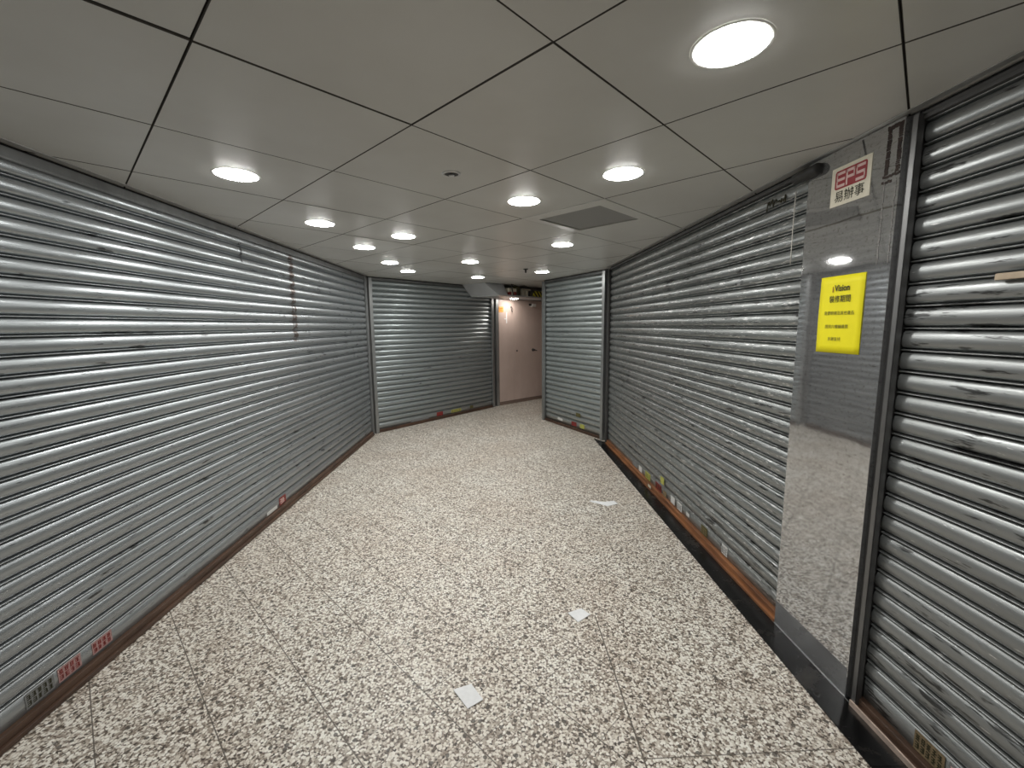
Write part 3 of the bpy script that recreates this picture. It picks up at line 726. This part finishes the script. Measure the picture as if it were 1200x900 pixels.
sticker(LW, 0.135, 0.062, 0.105, 0.060, 's_grey', 'dark grey sticker with black characters at the lower left corner of the left shutter', rc, 'ink', 2, 5)
sticker(LW, 0.255, 0.064, 0.095, 0.060, 's_pink', 'faded pink sticker right beside the dark grey sticker on the left shutter', rc, 's_red', 2, 4)
sticker(LW, 0.400, 0.066, 0.095, 0.056, 's_pink', 'faded pink sticker set apart, further right of its twin on the left shutter', rc, 's_red', 2, 4)
sticker(LW, 1.985, 0.060, 0.105, 0.062, 's_red', 'red sticker with a pale mark midway along the foot of the left shutter', rc, 'pinkwhite', 1, 1)
sticker(LW, 1.80, 0.058, 0.15, 0.026, 's_white', 'torn whitish label just left of the red sticker on the left shutter', rc)
sticker(BL, 1.12, 0.050, 0.13, 0.065, 's_red', 'dull red sticker at the foot of the back left shutter', rc)
sticker(BL, 1.43, 0.055, 0.22, 0.050, 's_yellow', 'yellow sticker at the foot of the back left shutter, right of the red one', rc, 's_tan', 1, 4)
sticker(BL, 1.86, 0.060, 0.08, 0.055, 's_olive', 'small dark sticker at the foot of the back left shutter near its right end', rc)
sticker(BL, 0.62, 0.045, 0.34, 0.035, 's_grey', 'long grey sticker remnant at the foot of the back left shutter', rc)
sticker(RI, 0.37, 0.070, 0.13, 0.038, 's_white', 'white sticker at the left foot of the narrow back right shutter', rc, tilt=0.05)
sticker(RI, 0.72, 0.050, 0.12, 0.060, 's_red', 'dark red sticker in the middle foot of the narrow back right shutter', rc)
sticker(RI, 0.925, 0.052, 0.10, 0.060, 's_yellow', 'yellow green sticker at the foot of the narrow back right shutter', rc-0.003)
sticker(RI, 0.84, 0.204, 0.10, 0.052, 's_olive', 'dark olive sticker raised above the others on the narrow back right shutter', rc-0.012)
S0 = [(-2.79, 0.055, 0.14, 0.055, 's_grey', 'dark grey sticker, farthest of the row along the right shutter foot', None),
      (-2.60, 0.055, 0.085, 0.055, 's_white', 'white sticker, farthest pale one at the right shutter foot', None),
      (-2.42, 0.055, 0.13, 0.062, 's_yellow', 'yellow green square sticker low on the right shutter', 's_olive'),
      (-2.25, 0.030, 0.07, 0.022, 'cream', 'tiny cream label on the orange rail beside the yellow green square', None),
      (-2.16, 0.050, 0.13, 0.060, 's_red', 'dark red sticker low on the right shutter', 'ink'),
      (-2.02, 0.150, 0.075, 0.060, 's_yellow', 'round-cornered yellow sticker higher than the rest on the right shutter', None),
      (-1.99, 0.048, 0.07, 0.050, 's_tan', 'brown sticker between the red sticker and the two white ones', None),
      (-1.83, 0.058, 0.075, 0.058, 's_white', 'left one of two neighbouring white stickers low on the right shutter', None),
      (-1.71, 0.058, 0.085, 0.060, 's_white', 'right one of two neighbouring white stickers low on the right shutter', 's_grey'),
      (-1.55, 0.075, 0.05, 0.028, 's_white', 'small torn white scrap right of the two white stickers', None),
      (-1.32, 0.058, 0.085, 0.060, 's_olive', 'olive brown sticker low on the right shutter', 's_tan'),
      (-1.05, 0.060, 0.065, 0.062, 's_white', 'white sticker nearest the pillar, low on the right shutter', 's_grey')]
for u, z, w_, h_, m, lab, ik in S0:
    sticker(RW, u, z, w_, h_, m, lab, rc if z < 0.14 and z > 0.04 else (rc-0.014 if z > 0.1 else -0.001), ik, 1, 3)
sticker(RW, 0.190, 0.048, 0.098, 0.070, 's_tan', 'tan sticker with black characters at the foot of the nearest right-hand shutter', rc, 'ink', 2, 5)
sticker(RW, 0.300, 0.048, 0.10, 0.070, 's_grey', 'dark grey sticker beside the tan one at the bottom right corner', rc, 'pinkwhite', 2, 4)

# ---------------------------------------------------------------- paper scraps on the floor
def scrap(pts, label, fold=None):
    mb = MB(); n = len(pts); cx_ = sum(p[0] for p in pts)/n; cy_ = sum(p[1] for p in pts)/n
    hz = [0.0015, 0.004, 0.002, 0.006]
    b0 = [(p[0], p[1], 0.0012+hz[i % 4]*0.3) for i, p in enumerate(pts)]; t0 = [(p[0], p[1], 0.0018+hz[i % 4]) for i, p in enumerate(pts)]
    mb.v = b0+t0+[(cx_, cy_, 0.0012), (cx_, cy_, 0.0022 if not fold else fold)]
    for i in range(n):
        k = (i+1) % n
        mb.f += [(k, i, 2*n), (n+i, n+k, 2*n+1), (i, k, n+k, n+i)]
    o = mb.build('paper_scrap', 'paper'); tag(o, label, 'paper scrap'); return o
scrap([(-0.185, 1.482), (-0.128, 1.520), (-0.182, 1.598), (-0.252, 1.566)], 'white paper scrap nearest the viewer on the terrazzo floor')
scrap([(0.318, 1.965), (0.388, 2.018), (0.350, 2.070), (0.275, 2.030)], 'white paper scrap in the middle distance, right of the floor centre')
scrap([(0.77, 3.345), (0.865, 3.385), (0.850, 3.450), (0.765, 3.410), (0.660, 3.465), (0.640, 3.445), (0.72, 3.385)], 'folded white paper scrap farthest off, near the black floor border', 0.012)
